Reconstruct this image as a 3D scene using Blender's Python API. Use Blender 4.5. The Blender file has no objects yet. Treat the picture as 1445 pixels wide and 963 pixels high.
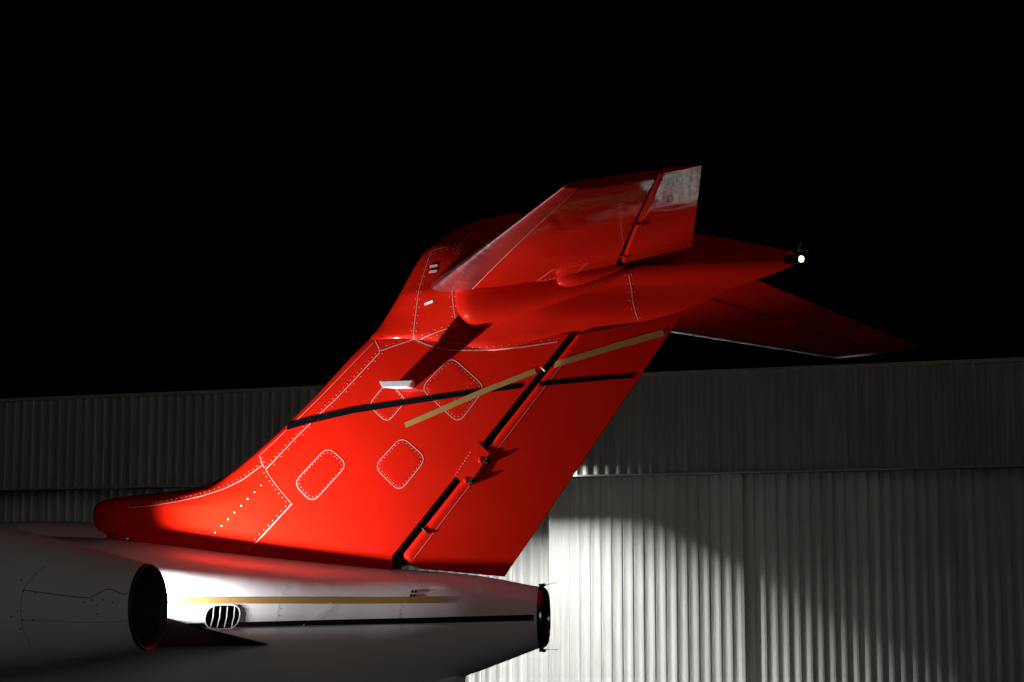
import bpy, bmesh, math, random
from mathutils import Vector, Matrix
from mathutils.bvhtree import BVHTree
random.seed(4)
R = math.radians
scene = bpy.context.scene
C = scene.collection

# ------------------------------------------------------------------ camera
cam_d = bpy.data.cameras.new('camera')
cam_d.sensor_width = 36.0
cam_d.lens = 36.0 * 2900 / 1445
cam_d.clip_start = 0.1
cam_d.clip_end = 2000
cam = bpy.data.objects.new('camera', cam_d)
C.objects.link(cam)
cam.location = (3.0285, -8.6, 2.6)
cam.rotation_euler = (R(90 + 7.63), 0, R(19.4))
scene.camera = cam

# ------------------------------------------------------------------ night sky, faint added fill light, exposure
LOGO_POWER, LOGO_CONE = 280, 118       # the two logo lamps on the engine pylons (watts, degrees)
FILL_AZ, FILL_EL = 32.0, 6.0          # degrees to the right of the wall normal, above the horizon
world = bpy.data.worlds.new('World')
scene.world = world
world.use_nodes = True
wn = world.node_tree.nodes
wl = world.node_tree.links
sky = wn.new('ShaderNodeTexSky')
sky.sky_type = 'NISHITA'
sky.sun_disc = False
sky.sun_elevation = R(FILL_EL)
sky.sun_rotation = R(180 - FILL_AZ)
wl.new(sky.outputs[0], wn['Background'].inputs[0])
wn['Background'].inputs[1].default_value = 0.00003

sun_d = bpy.data.lights.new('apron_fill', 'SUN')  # added soft directional fill standing in for apron lighting out of view
sun_d.energy = 0.135
sun_d.angle = R(22)
sun_d.color = (1.0, 0.95, 0.86)
sun = bpy.data.objects.new('apron_fill', sun_d)
C.objects.link(sun)
sd = Vector((math.sin(R(FILL_AZ)) * math.cos(R(FILL_EL)), -math.cos(R(FILL_AZ)) * math.cos(R(FILL_EL)), math.sin(R(FILL_EL))))
sun.rotation_euler = sd.to_track_quat('Z', 'Y').to_euler()
sun.location = (20, -40, 30)

vs = scene.view_settings
vs.view_transform = 'Standard'
vs.look = 'None'
vs.exposure = 0.0
vs.gamma = 1.0
vs.use_curve_mapping = False

# ------------------------------------------------------------------ materials
def mat(name, col, rough=0.5, metal=0.0, coat=0.0, emit=None, estr=0.0, bump=None, var=None, coat_rough=0.03, spec=0.5, coat_bump=None):
    """bump = list of (scale, strength, distance); var = (scale, amount) colour mottling, in object space"""
    m = bpy.data.materials.new(name)
    m.use_nodes = True
    nt = m.node_tree
    b = nt.nodes['Principled BSDF']
    b.inputs['Base Color'].default_value = (*col, 1)
    b.inputs['Roughness'].default_value = rough
    b.inputs['Metallic'].default_value = metal
    b.inputs['Coat Weight'].default_value = coat
    b.inputs['Coat Roughness'].default_value = coat_rough
    b.inputs['Specular IOR Level'].default_value = spec
    if emit:
        b.inputs['Emission Color'].default_value = (*emit, 1)
        b.inputs['Emission Strength'].default_value = estr
    tc = nt.nodes.new('ShaderNodeTexCoord')
    if bump:
        prev = None
        for (s, st, dist) in bump:
            n = nt.nodes.new('ShaderNodeTexNoise')
            n.inputs['Scale'].default_value = s
            n.inputs['Detail'].default_value = 2
            nt.links.new(tc.outputs['Object'], n.inputs['Vector'])
            bp = nt.nodes.new('ShaderNodeBump')
            bp.inputs['Strength'].default_value = st
            bp.inputs['Distance'].default_value = dist
            nt.links.new(n.outputs['Fac'], bp.inputs['Height'])
            if prev:
                nt.links.new(prev.outputs['Normal'], bp.inputs['Normal'])
            prev = bp
        nt.links.new(prev.outputs['Normal'], b.inputs['Normal'])
        if coat:
            nt.links.new(prev.outputs['Normal'], b.inputs['Coat Normal'])
    if coat_bump:
        s, st, dist = coat_bump
        n = nt.nodes.new('ShaderNodeTexNoise')
        n.inputs['Scale'].default_value = s
        n.inputs['Detail'].default_value = 3
        n.inputs['Distortion'].default_value = 0.6
        nt.links.new(tc.outputs['Object'], n.inputs['Vector'])
        bp = nt.nodes.new('ShaderNodeBump')
        bp.inputs['Strength'].default_value = st
        bp.inputs['Distance'].default_value = dist
        nt.links.new(n.outputs['Fac'], bp.inputs['Height'])
        nt.links.new(bp.outputs['Normal'], b.inputs['Coat Normal'])
    if var:
        s, a = var
        n = nt.nodes.new('ShaderNodeTexNoise')
        n.inputs['Scale'].default_value = s
        n.inputs['Detail'].default_value = 6
        n.inputs['Roughness'].default_value = 0.65
        nt.links.new(tc.outputs['Object'], n.inputs['Vector'])
        mx = nt.nodes.new('ShaderNodeMix')
        mx.data_type = 'RGBA'
        mx.inputs['A'].default_value = (*[c * (1 - a) for c in col], 1)
        mx.inputs['B'].default_value = (*[min(1, c * (1 + a)) for c in col], 1)
        nt.links.new(n.outputs['Fac'], mx.inputs['Factor'])
        nt.links.new(mx.outputs['Result'], b.inputs['Base Color'])
        rr = nt.nodes.new('ShaderNodeMapRange')
        rr.inputs['To Min'].default_value = max(0.02, rough - 0.12)
        rr.inputs['To Max'].default_value = rough + 0.12
        nt.links.new(n.outputs['Fac'], rr.inputs['Value'])
        nt.links.new(rr.outputs['Result'], b.inputs['Roughness'])
    return m

M = {}
M['red'] = mat('red_gloss_paint', (0.60, 0.0105, 0.0028), 0.45, coat=0.85, bump=[(3.5, 0.10, 0.02), (70.0, 0.03, 0.002)], var=(6.0, 0.06), spec=0.03, coat_bump=(15.0, 0.085, 0.008))
M['white'] = mat('white_gloss_paint', (0.78, 0.77, 0.79), 0.40, coat=0.55, bump=[(4.0, 0.08, 0.02), (90.0, 0.03, 0.002)], var=(5.0, 0.07), coat_rough=0.06, spec=0.3)
M['nacelle'] = mat('grey_nacelle_paint', (0.80, 0.80, 0.82), 0.45, coat=0.25, bump=[(6.0, 0.08, 0.02)], var=(7.0, 0.10), coat_rough=0.15, spec=0.3)
M['black'] = mat('black_stripe_paint', (0.0035, 0.0035, 0.005), 0.35, coat=0.5, spec=0.1)
M['gold'] = mat('gold_stripe_paint', (0.42, 0.25, 0.075), 0.40, metal=0.15, coat=0.4)
M['seam'] = mat('sealant_pale_pink', (0.66, 0.27, 0.235), 0.55, var=(40.0, 0.35))
M['darkseam'] = mat('dark_panel_gap', (0.03, 0.03, 0.03), 0.7)
M['rivet'] = mat('worn_rivet', (0.66, 0.29, 0.25), 0.5, var=(60.0, 0.4))
M['mark'] = mat('white_marking', (0.85, 0.83, 0.85), 0.5)
M['chrome'] = mat('polished_leading_edge', (0.55, 0.53, 0.60), 0.24, metal=1.0, bump=[(7.0, 0.12, 0.02)], var=(9.0, 0.10))
M['steel'] = mat('bright_steel', (0.6, 0.6, 0.6), 0.25, metal=1.0)
M['burnt'] = mat('dark_exhaust_metal', (0.16, 0.16, 0.17), 0.14, metal=1.0, var=(12.0, 0.2))
M['vent_shade'] = mat('vent_recess_shade', (0.0006, 0.0006, 0.0008), 1.0, spec=0.0)  # near-black that stands for the shade inside the vent
M['soot'] = mat('sooty_nozzle_interior', (0.012, 0.012, 0.016), 0.6)
M['cove'] = mat('hinge_gap_shade', (0.006, 0.005, 0.005), 0.8)  # shade of the recessed hinge gaps put into the colour
M['pylon'] = mat('matte_near_black_pylon', (0.010, 0.010, 0.011), 1.0, spec=0.0)  # one even matte near-black over the whole pylon
M['rubber'] = mat('black_rubber', (0.02, 0.02, 0.02), 0.7)
M['glassdark'] = mat('dark_glass', (0.01, 0.012, 0.015), 0.05, coat=1.0)
M['lamp_warm'] = mat('lit_tail_lamp', (1, 1, 1), 0.3, emit=(1.0, 0.80, 0.42), estr=2.4)
M['lamp_cold'] = mat('lit_logo_lamp', (1, 1, 1), 0.3, emit=(1.0, 0.98, 1.0), estr=30)
M['lamp_wall'] = mat('lit_wall_lamp', (1, 1, 1), 0.3, emit=(0.95, 1.0, 0.97), estr=25)
M['redlens'] = mat('red_lens', (0.5, 0.01, 0.01), 0.1, coat=1.0)
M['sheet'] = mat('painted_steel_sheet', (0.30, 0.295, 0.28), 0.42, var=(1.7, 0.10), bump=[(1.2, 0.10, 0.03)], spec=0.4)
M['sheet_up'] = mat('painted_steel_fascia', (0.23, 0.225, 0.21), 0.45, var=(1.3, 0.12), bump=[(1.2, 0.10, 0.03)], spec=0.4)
for nm in ('sheet', 'sheet_up'):                 # every sheet weathered a little differently
    nt = M[nm].node_tree
    b = nt.nodes['Principled BSDF']
    lk = b.inputs['Base Color'].links[0]
    src = lk.from_socket
    oi = nt.nodes.new('ShaderNodeObjectInfo')
    mr = nt.nodes.new('ShaderNodeMapRange')
    mr.inputs['To Min'].default_value = 0.86
    mr.inputs['To Max'].default_value = 1.10
    vm = nt.nodes.new('ShaderNodeVectorMath')
    vm.operation = 'SCALE'
    nt.links.new(oi.outputs['Random'], mr.inputs['Value'])
    nt.links.new(mr.outputs['Result'], vm.inputs['Scale'])
    nt.links.new(src, vm.inputs[0])
    # faint run-off streaks down the sheets
    tcx = nt.nodes.new('ShaderNodeTexCoord')
    mp = nt.nodes.new('ShaderNodeMapping')
    mp.inputs['Scale'].default_value = (9.0, 9.0, 0.35)
    ns = nt.nodes.new('ShaderNodeTexNoise')
    ns.inputs['Scale'].default_value = 1.0
    ns.inputs['Detail'].default_value = 4
    geo = nt.nodes.new('ShaderNodeNewGeometry')
    nt.links.new(geo.outputs['Position'], mp.inputs['Vector'])
    nt.links.new(mp.outputs['Vector'], ns.inputs['Vector'])
    mr2 = nt.nodes.new('ShaderNodeMapRange')
    mr2.inputs['From Min'].default_value = 0.3
    mr2.inputs['From Max'].default_value = 0.7
    mr2.inputs['To Min'].default_value = 0.80
    mr2.inputs['To Max'].default_value = 1.08
    nt.links.new(ns.outputs['Fac'], mr2.inputs['Value'])
    vm2 = nt.nodes.new('ShaderNodeVectorMath')
    vm2.operation = 'SCALE'
    nt.links.new(vm.outputs[0], vm2.inputs[0])
    nt.links.new(mr2.outputs['Result'], vm2.inputs['Scale'])
    nt.links.new(vm2.outputs[0], b.inputs['Base Color'])
M['trim'] = mat('pale_sheet_trim', (0.22, 0.21, 0.19), 0.45, var=(2.0, 0.1))
M['lampbody'] = mat('bronze_lamp_housing', (0.05, 0.045, 0.04), 0.5)
M['asphalt'] = mat('apron_concrete', (0.055, 0.054, 0.052), 0.8, var=(0.8, 0.2), bump=[(30.0, 0.2, 0.01)])
M['roof'] = mat('roof_sheet', (0.2, 0.2, 0.2), 0.6)

# ------------------------------------------------------------------ helpers
def thing(name, label, cat, loc=(0, 0, 0), group=None):
    o = bpy.data.objects.new(name, None)
    C.objects.link(o)
    o.location = loc
    o.empty_display_size = 0.3
    o['label'] = label
    o['category'] = cat
    if group:
        o['group'] = group
    return o

def mesh(verts, faces, smooth=False, angle=None):
    me = bpy.data.meshes.new('m')
    me.from_pydata([tuple(v) for v in verts], [], faces)
    me.validate()
    bm = bmesh.new()
    bm.from_mesh(me)
    bmesh.ops.recalc_face_normals(bm, faces=bm.faces)
    if smooth:
        for f in bm.faces:
            f.smooth = True
        if angle:
            for e in bm.edges:
                if len(e.link_faces) == 2 and e.calc_face_angle(0) > R(angle):
                    e.smooth = False
    bm.to_mesh(me)
    bm.free()
    return me

def obj(name, me, m, parent=None, label=None, kind=None):
    me.name = name
    if not me.materials:
        me.materials.append(M[m] if isinstance(m, str) else m)
    o = bpy.data.objects.new(name, me)
    C.objects.link(o)
    o.parent = parent
    if label:
        o['label'] = label
    if kind:
        o['kind'] = kind
    return o

def boxv(x0, x1, y0, y1, z0, z1, V=None, F=None):
    V = [] if V is None else V
    F = [] if F is None else F
    n = len(V)
    V += [(x0, y0, z0), (x1, y0, z0), (x1, y1, z0), (x0, y1, z0), (x0, y0, z1), (x1, y0, z1), (x1, y1, z1), (x0, y1, z1)]
    F += [tuple(n + i for i in q) for q in ((0, 3, 2, 1), (4, 5, 6, 7), (0, 1, 5, 4), (1, 2, 6, 5), (2, 3, 7, 6), (3, 0, 4, 7))]
    return V, F

def bevelled_box(x0, x1, y0, y1, z0, z1, b=0.01):
    bm = bmesh.new()
    V, F = boxv(x0, x1, y0, y1, z0, z1)
    vs_ = [bm.verts.new(v) for v in V]
    for f in F:
        bm.faces.new([vs_[i] for i in f])
    bmesh.ops.bevel(bm, geom=bm.edges[:], offset=b, segments=2, affect='EDGES')
    bmesh.ops.recalc_face_normals(bm, faces=bm.faces)
    me = bpy.data.meshes.new('m')
    bm.to_mesh(me)
    bm.free()
    return me

def loft(rings, closed=True, cap0=False, cap1=False):
    """rings: list of equal-length point lists"""
    V, F = [], []
    n = len(rings[0])
    for r in rings:
        V += [tuple(p) for p in r]
    for i in range(len(rings) - 1):
        for j in range(n if closed else n - 1):
            a, b = i * n + j, i * n + (j + 1) % n
            F.append((a, b, b + n, a + n))
    if cap0:
        F.append(tuple(range(n))[::-1])
    if cap1:
        F.append(tuple(range((len(rings) - 1) * n, len(rings) * n)))
    return V, F

def tube(p0, p1, r0, r1=None, n=10, V=None, F=None, cap=True):
    V = [] if V is None else V
    F = [] if F is None else F
    r1 = r0 if r1 is None else r1
    p0, p1 = Vector(p0), Vector(p1)
    d = (p1 - p0).normalized()
    a = d.orthogonal().normalized()
    b = d.cross(a)
    s = len(V)
    for p, r in ((p0, r0), (p1, r1)):
        for k in range(n):
            t = 2 * math.pi * k / n
            V.append(tuple(p + a * math.cos(t) * r + b * math.sin(t) * r))
    for k in range(n):
        F.append((s + k, s + (k + 1) % n, s + n + (k + 1) % n, s + n + k))
    if cap:
        F.append(tuple(s + k for k in range(n))[::-1])
        F.append(tuple(s + n + k for k in range(n)))
    return V, F

def interp(x, xs, ys):
    if x <= xs[0]:
        return ys[0]
    for i in range(len(xs) - 1):
        if x <= xs[i + 1]:
            t = (x - xs[i]) / (xs[i + 1] - xs[i])
            return ys[i] + t * (ys[i + 1] - ys[i])
    return ys[-1]

def smooth_interp(x, xs, ys):
    """monotone-ish cubic (finite difference tangents)"""
    n = len(xs)
    if x <= xs[0]:
        return ys[0]
    if x >= xs[-1]:
        return ys[-1]
    i = max(k for k in range(n - 1) if xs[k] <= x)
    def tan(k):
        if k == 0:
            return (ys[1] - ys[0]) / (xs[1] - xs[0])
        if k == n - 1:
            return (ys[-1] - ys[-2]) / (xs[-1] - xs[-2])
        d0 = (ys[k] - ys[k - 1]) / (xs[k] - xs[k - 1])
        d1 = (ys[k + 1] - ys[k]) / (xs[k + 1] - xs[k])
        return 0 if d0 * d1 <= 0 else 2 * d0 * d1 / (d0 + d1)
    h = xs[i + 1] - xs[i]
    t = (x - xs[i]) / h
    return ((2 * t**3 - 3 * t**2 + 1) * ys[i] + (t**3 - 2 * t**2 + t) * h * tan(i)
            + (-2 * t**3 + 3 * t**2) * ys[i + 1] + (t**3 - t**2) * h * tan(i + 1))

def resample(pts, n):
    """n points evenly along a polyline of any dimension"""
    P = [Vector(p) if len(p) == 3 else Vector((p[0], p[1], 0)) for p in pts]
    L = [0]
    for a, b in zip(P, P[1:]):
        L.append(L[-1] + (b - a).length)
    out = []
    for k in range(n):
        d = L[-1] * k / (n - 1)
        i = 0
        while i < len(L) - 2 and L[i + 1] < d:
            i += 1
        t = (d - L[i]) / max(1e-9, L[i + 1] - L[i])
        out.append(P[i].lerp(P[i + 1], t))
    return out

def bvh_of(*objs):
    V, F = [], []
    for o in objs:
        n = len(V)
        V += [v.co.copy() for v in o.data.vertices]
        F += [tuple(n + i for i in p.vertices) for p in o.data.polygons]
    return BVHTree.FromPolygons(V, F)

class Skin:
    """drops flat (a, b) coordinates onto a built surface: side = along +y (a=x, b=z); under = along +z (a=x, b=y)"""
    def __init__(self, objs, mode='side', sign=1):
        self.t = bvh_of(*objs)
        self.mode = mode
        self.sign = sign
    def at(self, a, b, off):
        if self.mode == 'side':
            o, d = Vector((a, -6 * self.sign, b)), Vector((0, self.sign, 0))
        else:
            o, d = Vector((a, b, 0)), Vector((0, 0, 1))
            if self.mode == 'under':
                o = Vector((a, b, 3.0))
        h, nrm, _, _ = self.t.ray_cast(o, d)
        if h is None:
            return None
        if nrm.dot(d) > 0:
            nrm = -nrm
        return h + nrm * off, nrm

def strip(skin, pts, width, off=0.003, step=0.02):
    """a ribbon of paint or sealant lying on a surface; width may be a number or list along pts"""
    P = [Vector((p[0], p[1], 0)) for p in pts]
    L = sum((b - a).length for a, b in zip(P, P[1:]))
    n = max(2, int(L / step) + 1)
    Q = resample(pts, n)
    V, F = [], []
    prev = None
    for k, q in enumerate(Q):
        t = (Q[min(k + 1, n - 1)] - Q[max(k - 1, 0)]).normalized()
        s = Vector((-t.y, t.x, 0))
        if isinstance(width, (int, float)):
            w = width
        else:
            w = interp(k / (n - 1), [i / (len(width) - 1) for i in range(len(width))], width)
        row = []
        for e in (-.5, 0, .5):
            h = skin.at(q.x + s.x * w * e, q.y + s.y * w * e, off)
            row.append(h[0] if h else None)
        if any(r is None for r in row):
            prev = None
            continue
        i = len(V)
        V += row
        if prev is not None:
            F += [(prev, prev + 1, i + 1, i), (prev + 1, prev + 2, i + 2, i + 1)]
        prev = i
    return mesh(V, F, smooth=True)

def rivets(skin, spots, r=0.004, off=0.0015):
    V, F = [], []
    for (a, b) in spots:
        h = skin.at(a, b, off)
        if not h:
            continue
        p, nr = h
        u = nr.orthogonal().normalized()
        w = nr.cross(u)
        i = len(V)
        for k in range(6):
            t = k * math.pi / 3
            V.append(p + u * math.cos(t) * r + w * math.sin(t) * r)
        V.append(p + nr * r * 0.5)
        for k in range(6):
            F.append((i + k, i + (k + 1) % 6, i + 6))
    return mesh(V, F, smooth=True)

def row(pts, spacing, off=0.0, jitter=0.0008):
    P = [Vector((p[0], p[1], 0)) for p in pts]
    L = sum((b - a).length for a, b in zip(P, P[1:]))
    n = max(2, int(L / spacing) + 1)
    Q = resample(pts, n)
    out = []
    for k, q in enumerate(Q):
        t = (Q[min(k + 1, n - 1)] - Q[max(k - 1, 0)]).normalized()
        out.append((q.x - t.y * off + random.uniform(-jitter, jitter), q.y + t.x * off + random.uniform(-jitter, jitter)))
    return out

def rounded(poly, r, seg=5):
    P = [Vector((p[0], p[1], 0)) for p in poly]
    out = []
    n = len(P)
    for i in range(n):
        a, b, c = P[i - 1], P[i], P[(i + 1) % n]
        p0 = b + (a - b).normalized() * r
        p1 = b + (c - b).normalized() * r
        for k in range(seg + 1):
            t = k / seg
            out.append(p0 * (1 - t)**2 + b * 2 * t * (1 - t) + p1 * t * t)
    return [(p.x, p.y) for p in out]

def patch(skin, poly, off=0.002):
    """a thin plate following the surface inside an outline"""
    cx = sum(p[0] for p in poly) / len(poly)
    cy = sum(p[1] for p in poly) / len(poly)
    Q = [(q.x, q.y) for q in resample(list(poly) + [poly[0]], 41)][:-1]
    n = len(Q)
    V, F = [], []
    for f, o_ in ((1.0, 0.0002), (0.985, off), (0.66, off), (0.33, off)):
        for q in Q:
            h = skin.at(cx + (q[0] - cx) * f, cy + (q[1] - cy) * f, o_)
            V.append(h[0] if h else Vector((q[0], 0, q[1])))
    for i in range(3):
        for j in range(n):
            a, b = i * n + j, i * n + (j + 1) % n
            F.append((a, b, b + n, a + n))
    h = skin.at(cx, cy, off)
    V.append(h[0])
    c = len(V) - 1
    for j in range(n):
        F.append((3 * n + j, 3 * n + (j + 1) % n, c))
    return mesh(V, F, smooth=True, angle=40)

def mirrored(me):
    m2 = me.copy()
    for v in m2.vertices:
        v.co.y = -v.co.y
    m2.flip_normals()
    return m2

# ------------------------------------------------------------------ apron
V = [(-260, -200, 0), (220, -200, 0), (220, 320, 0), (-260, 320, 0)]
o = obj('apron', mesh(V, [(0, 1, 2, 3)]), 'asphalt')
o['kind'] = 'structure'

# ------------------------------------------------------------------ hangar
HX, HY = -15.0, 46.0            # fascia plane
hangar = thing('hangar', 'large dim hangar of ribbed steel sheets with sliding doors behind the jet', 'hangar', (HX, HY, 0))
PITCH = 5.65 / 18
SHEET_W = PITCH * 3
def sheet_mesh(h):
    prof = []
    for k in range(3):
        x = k * PITCH
        f = PITCH
        for (u, d) in ((0.0, 0.010), (0.035, 0.012), (0.05, 0.0), (0.10, 0.0), (0.12, 0.004), (0.15, 0.004), (0.17, 0.0), (0.36, 0.0), (0.66, 0.027), (0.84, 0.027), (0.95, 0.0)):
            prof.append((x + u * f, -d))
    prof.append((SHEET_W - 0.004, -0.002))
    V, F = [], []
    for (x, y) in prof:
        V += [(x, y, 0), (x, y, h)]
    for i in range(len(prof) - 1):
        F.append((2 * i, 2 * i + 2, 2 * i + 3, 2 * i + 1))
    return mesh(V, F)
FZ0, FZ1 = 6.50, 9.19
fas_me = sheet_mesh(FZ1 - FZ0)
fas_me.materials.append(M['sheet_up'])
X0, X1 = -50.0, 13.0
n_s = int((X1 - X0) / SHEET_W)
for k in range(n_s):
    s = bpy.data.objects.new('fascia_sheet', fas_me)
    C.objects.link(s)
    s.parent = hangar
    s.location = (X0 + k * SHEET_W - HX, random.uniform(-.003, .003), FZ0)
XE = X0 + n_s * SHEET_W
V, F = boxv(X0 - HX, XE - HX, -0.10, 0.05, 9.19, 9.29)
obj('roof_coping', mesh(V, F), 'trim', hangar)
V, F = boxv(X0 - HX, XE - HX, -0.055, 0.02, 6.455, 6.499)
obj('header_trim', mesh(V, F), 'trim', hangar)
V, F = boxv(X0 - HX, XE - HX, 0.021, 2.2, 6.52, 6.60)
obj('door_soffit', mesh(V, F), 'roof', hangar)
V, F = boxv(X0 - HX, XE - HX, 0.06, 26, 9.12, 9.22)
obj('roof', mesh(V, F), 'roof', hangar)
for xx in (X0 - HX + 0.1, XE - HX - 0.3):
    V, F = boxv(xx, xx + 0.2, 0.06, 26, 0, 9.11)
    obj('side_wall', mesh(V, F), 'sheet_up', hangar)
V, F = boxv(X0 - HX + .31, XE - HX - .31, 25.8, 26, 0, 9.11)
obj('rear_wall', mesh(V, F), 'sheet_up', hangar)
door_me = sheet_mesh(6.47)
door_me.materials.append(M['sheet'])
DE = -15.46
LW = 5.65
depths = {-6: 1.53, -5: 1.55, -4: 1.53, -3: 1.55, -2: 1.53, -1: 1.53, 0: 1.10, 1: 1.16, 2: 1.10, 3: 1.53, 4: 1.1}
for k, dep in depths.items():
    x0 = DE + k * LW - HX
    V, F = boxv(x0 + 0.02, x0 + LW - 0.02, dep + 0.02, dep + 0.14, 0.03, 6.50)
    leaf = obj('door_leaf', mesh(V, F), 'trim', hangar)
    for j in range(6):
        s = bpy.data.objects.new('door_sheet', door_me)
        C.objects.link(s)
        s.parent = leaf
        s.location = (x0 + j * SHEET_W, dep + random.uniform(-.002, .002), 0.03)
    for e in (0.0, LW - 0.05):
        V, F = boxv(x0 + e + (0.005 if e == 0 else 0), x0 + e + (0.05 if e == 0 else 0.045), dep - 0.052, dep + 0.019, 0.03, 6.49)
        obj('edge_channel', mesh(V, F), 'sheet', leaf)

# ------------------------------------------------------------------ wall-pack lamp on the hangar fascia (hidden behind the rudder)
LX, LZ = -15.0, 6.80
wp = thing('wall_lamp', 'lit bronze cutoff wall lamp on the hangar fascia behind the rudder', 'lamp', (LX, HY - 0.03, LZ))
prof = [(-0.04, 0.0), (-0.42, 0.0), (-0.42, 0.06), (-0.25, 0.20), (-0.04, 0.20)]
V = [(-0.22, y, z) for y, z in prof] + [(0.22, y, z) for y, z in prof]
n = len(prof)
F = [tuple(range(n)), tuple(range(n, 2 * n))[::-1]] + [(i, (i + 1) % n, n + (i + 1) % n, n + i) for i in range(n)]
obj('housing', mesh(V, F), 'lampbody', wp)
V, F = boxv(-0.17, 0.17, -0.38, -0.14, -0.012, -0.003)
obj('lens', mesh(V, F), 'lamp_wall', wp)
V, F = boxv(-0.1, 0.1, -0.0401, 0.06, 0.02, 0.18)
obj('mounting_plate', mesh(V, F), 'lampbody', wp)
for nm, sx, sy, yy, en, spread, far in (('throw_optic', 0.30, 0.16, -0.29, 50, 126, True), ('spill_optic', 0.30, 0.06, -0.17, 280, 180, False)):
    ad = bpy.data.lights.new(nm, 'AREA')
    ad.shape = 'RECTANGLE'
    ad.size, ad.size_y = sx, sy
    ad.energy = en
    ad.color = (0.99, 1.0, 0.99)
    ad.spread = R(spread)
    if far:                                  # lens that throws its light evenly down the wall
        ad.use_nodes = True
        nt = ad.node_tree
        fo = nt.nodes.new('ShaderNodeLightFalloff')
        fo.inputs['Strength'].default_value = 1.0
        nt.links.new(fo.outputs['Constant'], nt.nodes['Emission'].inputs['Strength'])
    ao = bpy.data.objects.new(nm, ad)
    C.objects.link(ao)
    ao.parent = wp
    ao.location = (0, yy, -0.02)

# ------------------------------------------------------------------ the jet
jet = thing('business_jet', 'red-tailed white business jet with T-tail parked in front of the hangar', 'airplane')

# ---- fuselage
FX = [-15.9, -15.2, -14, -12.5, -11, -6, -4.5, -3, -2, -1.2, -0.6, -0.2, 0.128]
FT = [1.85, 2.25, 2.66, 2.96, 3.0, 3.0, 3.0, 2.995, 2.966, 2.878, 2.815, 2.783, 2.729]
FB = [1.60, 1.42, 1.30, 1.25, 1.24, 1.24, 1.28, 1.50, 1.80, 2.06, 2.225, 2.345, 2.462]
FW = [0.10, 0.38, 0.64, 0.83, 0.88, 0.88, 0.86, 0.72, 0.56, 0.42, 0.30, 0.225, 0.134]
st = []
x = FX[0]
xs_ = []
while x < 0.1:
    xs_.append(x)
    x += 0.35 if x < -3 else 0.08
xs_.append(0.128)
def SHEAR(x):                       # the tail cone ends on a slightly canted plane
    return 0.25 * max(0.0, min(1.0, (x + 0.25) / 0.35))
for x in xs_:
    t_, b_, w_ = smooth_interp(x, FX, FT), smooth_interp(x, FX, FB), smooth_interp(x, FX, FW)
    c, hh = (t_ + b_) / 2, (t_ - b_) / 2
    st.append([(x - SHEAR(x) * w_ * -math.cos(a), -w_ * math.cos(a), c + hh * math.sin(a)) for a in [2 * math.pi * k / 64 for k in range(64)]])
V, F = loft(st, True, cap0=True)
fus = obj('fuselage', mesh(V, F, smooth=True, angle=50), 'white', jet)
sf = Skin([fus])

# tail exhaust collar at the end of the cone
cz = (2.729 + 2.462) / 2
rr = [(0.126, 0.1345), (0.129, 0.1375), (0.145, 0.134), (0.160, 0.124), (0.169, 0.108), (0.171, 0.097), (0.160, 0.090), (0.06, 0.085)]
rings = [[(x + 0.25 * r * math.cos(a), -r * math.cos(a), cz + r * math.sin(a)) for a in [2 * math.pi * k / 40 for k in range(40)]] for x, r in rr]
V, F = loft(rings, cap1=True)
obj('tail_exhaust_collar', mesh(V, F, smooth=True, angle=50), 'burnt', jet, label='dark polished metal collar closing the tail cone')
for s, (p0, p1) in enumerate((((0.13, 0, 2.730), (0.225, -0.03, 2.748)), ((0.13, 0, 2.458), (0.225, -0.03, 2.457)))):
    V, F = tube(p0, (p0[0] + 0.025, p0[1], p0[2] + (0.008 if s == 0 else -0.008)), 0.012, 0.006)
    tube(p0, p1, 0.0016, 0.0010, 6, V, F)
    obj('static_wick', mesh(V, F), 'rubber', jet)

# fuselage markings
g = [(-2.6, 2.668), (-1.447, 2.668), (-0.933, 2.668), (-0.622, 2.667), (-0.26, 2.67)]
obj('gold_stripe', strip(sf, g, 0.028), 'gold', fus)
V, F = [], []
h = sf.at(-0.26, 2.67, 0.003)
V.append(h[0])
for k in range(9):
    a = -math.pi / 2 + math.pi * k / 8
    h = sf.at(-0.26 + 0.014 * math.cos(a), 2.67 + 0.014 * math.sin(a), 0.003)
    V.append(h[0])
for k in range(8):
    F.append((0, k + 1, k + 2))
obj('gold_stripe_end', mesh(V, F), 'gold', fus)
obj('black_stripe', strip(sf, [(-1.36, 2.559), (-1.151, 2.563), (-0.776, 2.572), (-0.312, 2.582), (0.148, 2.594)], [0.02, 0.022, 0.024, 0.026]), 'black', fus)
vo = rounded([(-1.290, 2.648), (-1.134, 2.648), (-1.134, 2.545), (-1.290, 2.545)], 0.0515, 8)
obj('air_vent', patch(sf, vo, 0.0035), 'vent_shade', fus)  # flat patch on the skin, recess shade painted as its colour
obj('vent_rim', strip(sf, vo + [vo[0], vo[1]], 0.0045, off=0.0045), 'mark', fus)
for vx in (-1.256, -1.226, -1.194, -1.162):
    obj('vent_bar', strip(sf, [(vx - 0.003, 2.640), (vx + 0.003, 2.596), (vx - 0.002, 2.550)], 0.0042, off=0.006), 'mark', fus)
for dx, dz in ((-.008, .009), (.008, .009), (-.008, -.009), (.008, -.009)):
    obj('dot_mark', patch(sf, [(-0.384 + dx + 0.006 * math.cos(a) * .8, 2.698 + dz + 0.007 * math.sin(a)) for a in [k * math.pi / 4 for k in range(8)]], 0.003), 'black', fus)
obj('frame_seam', strip(sf, [(-0.915, 2.486), (-0.838, 2.569), (-0.74, 2.661)], 0.003), 'mark', fus)
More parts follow.
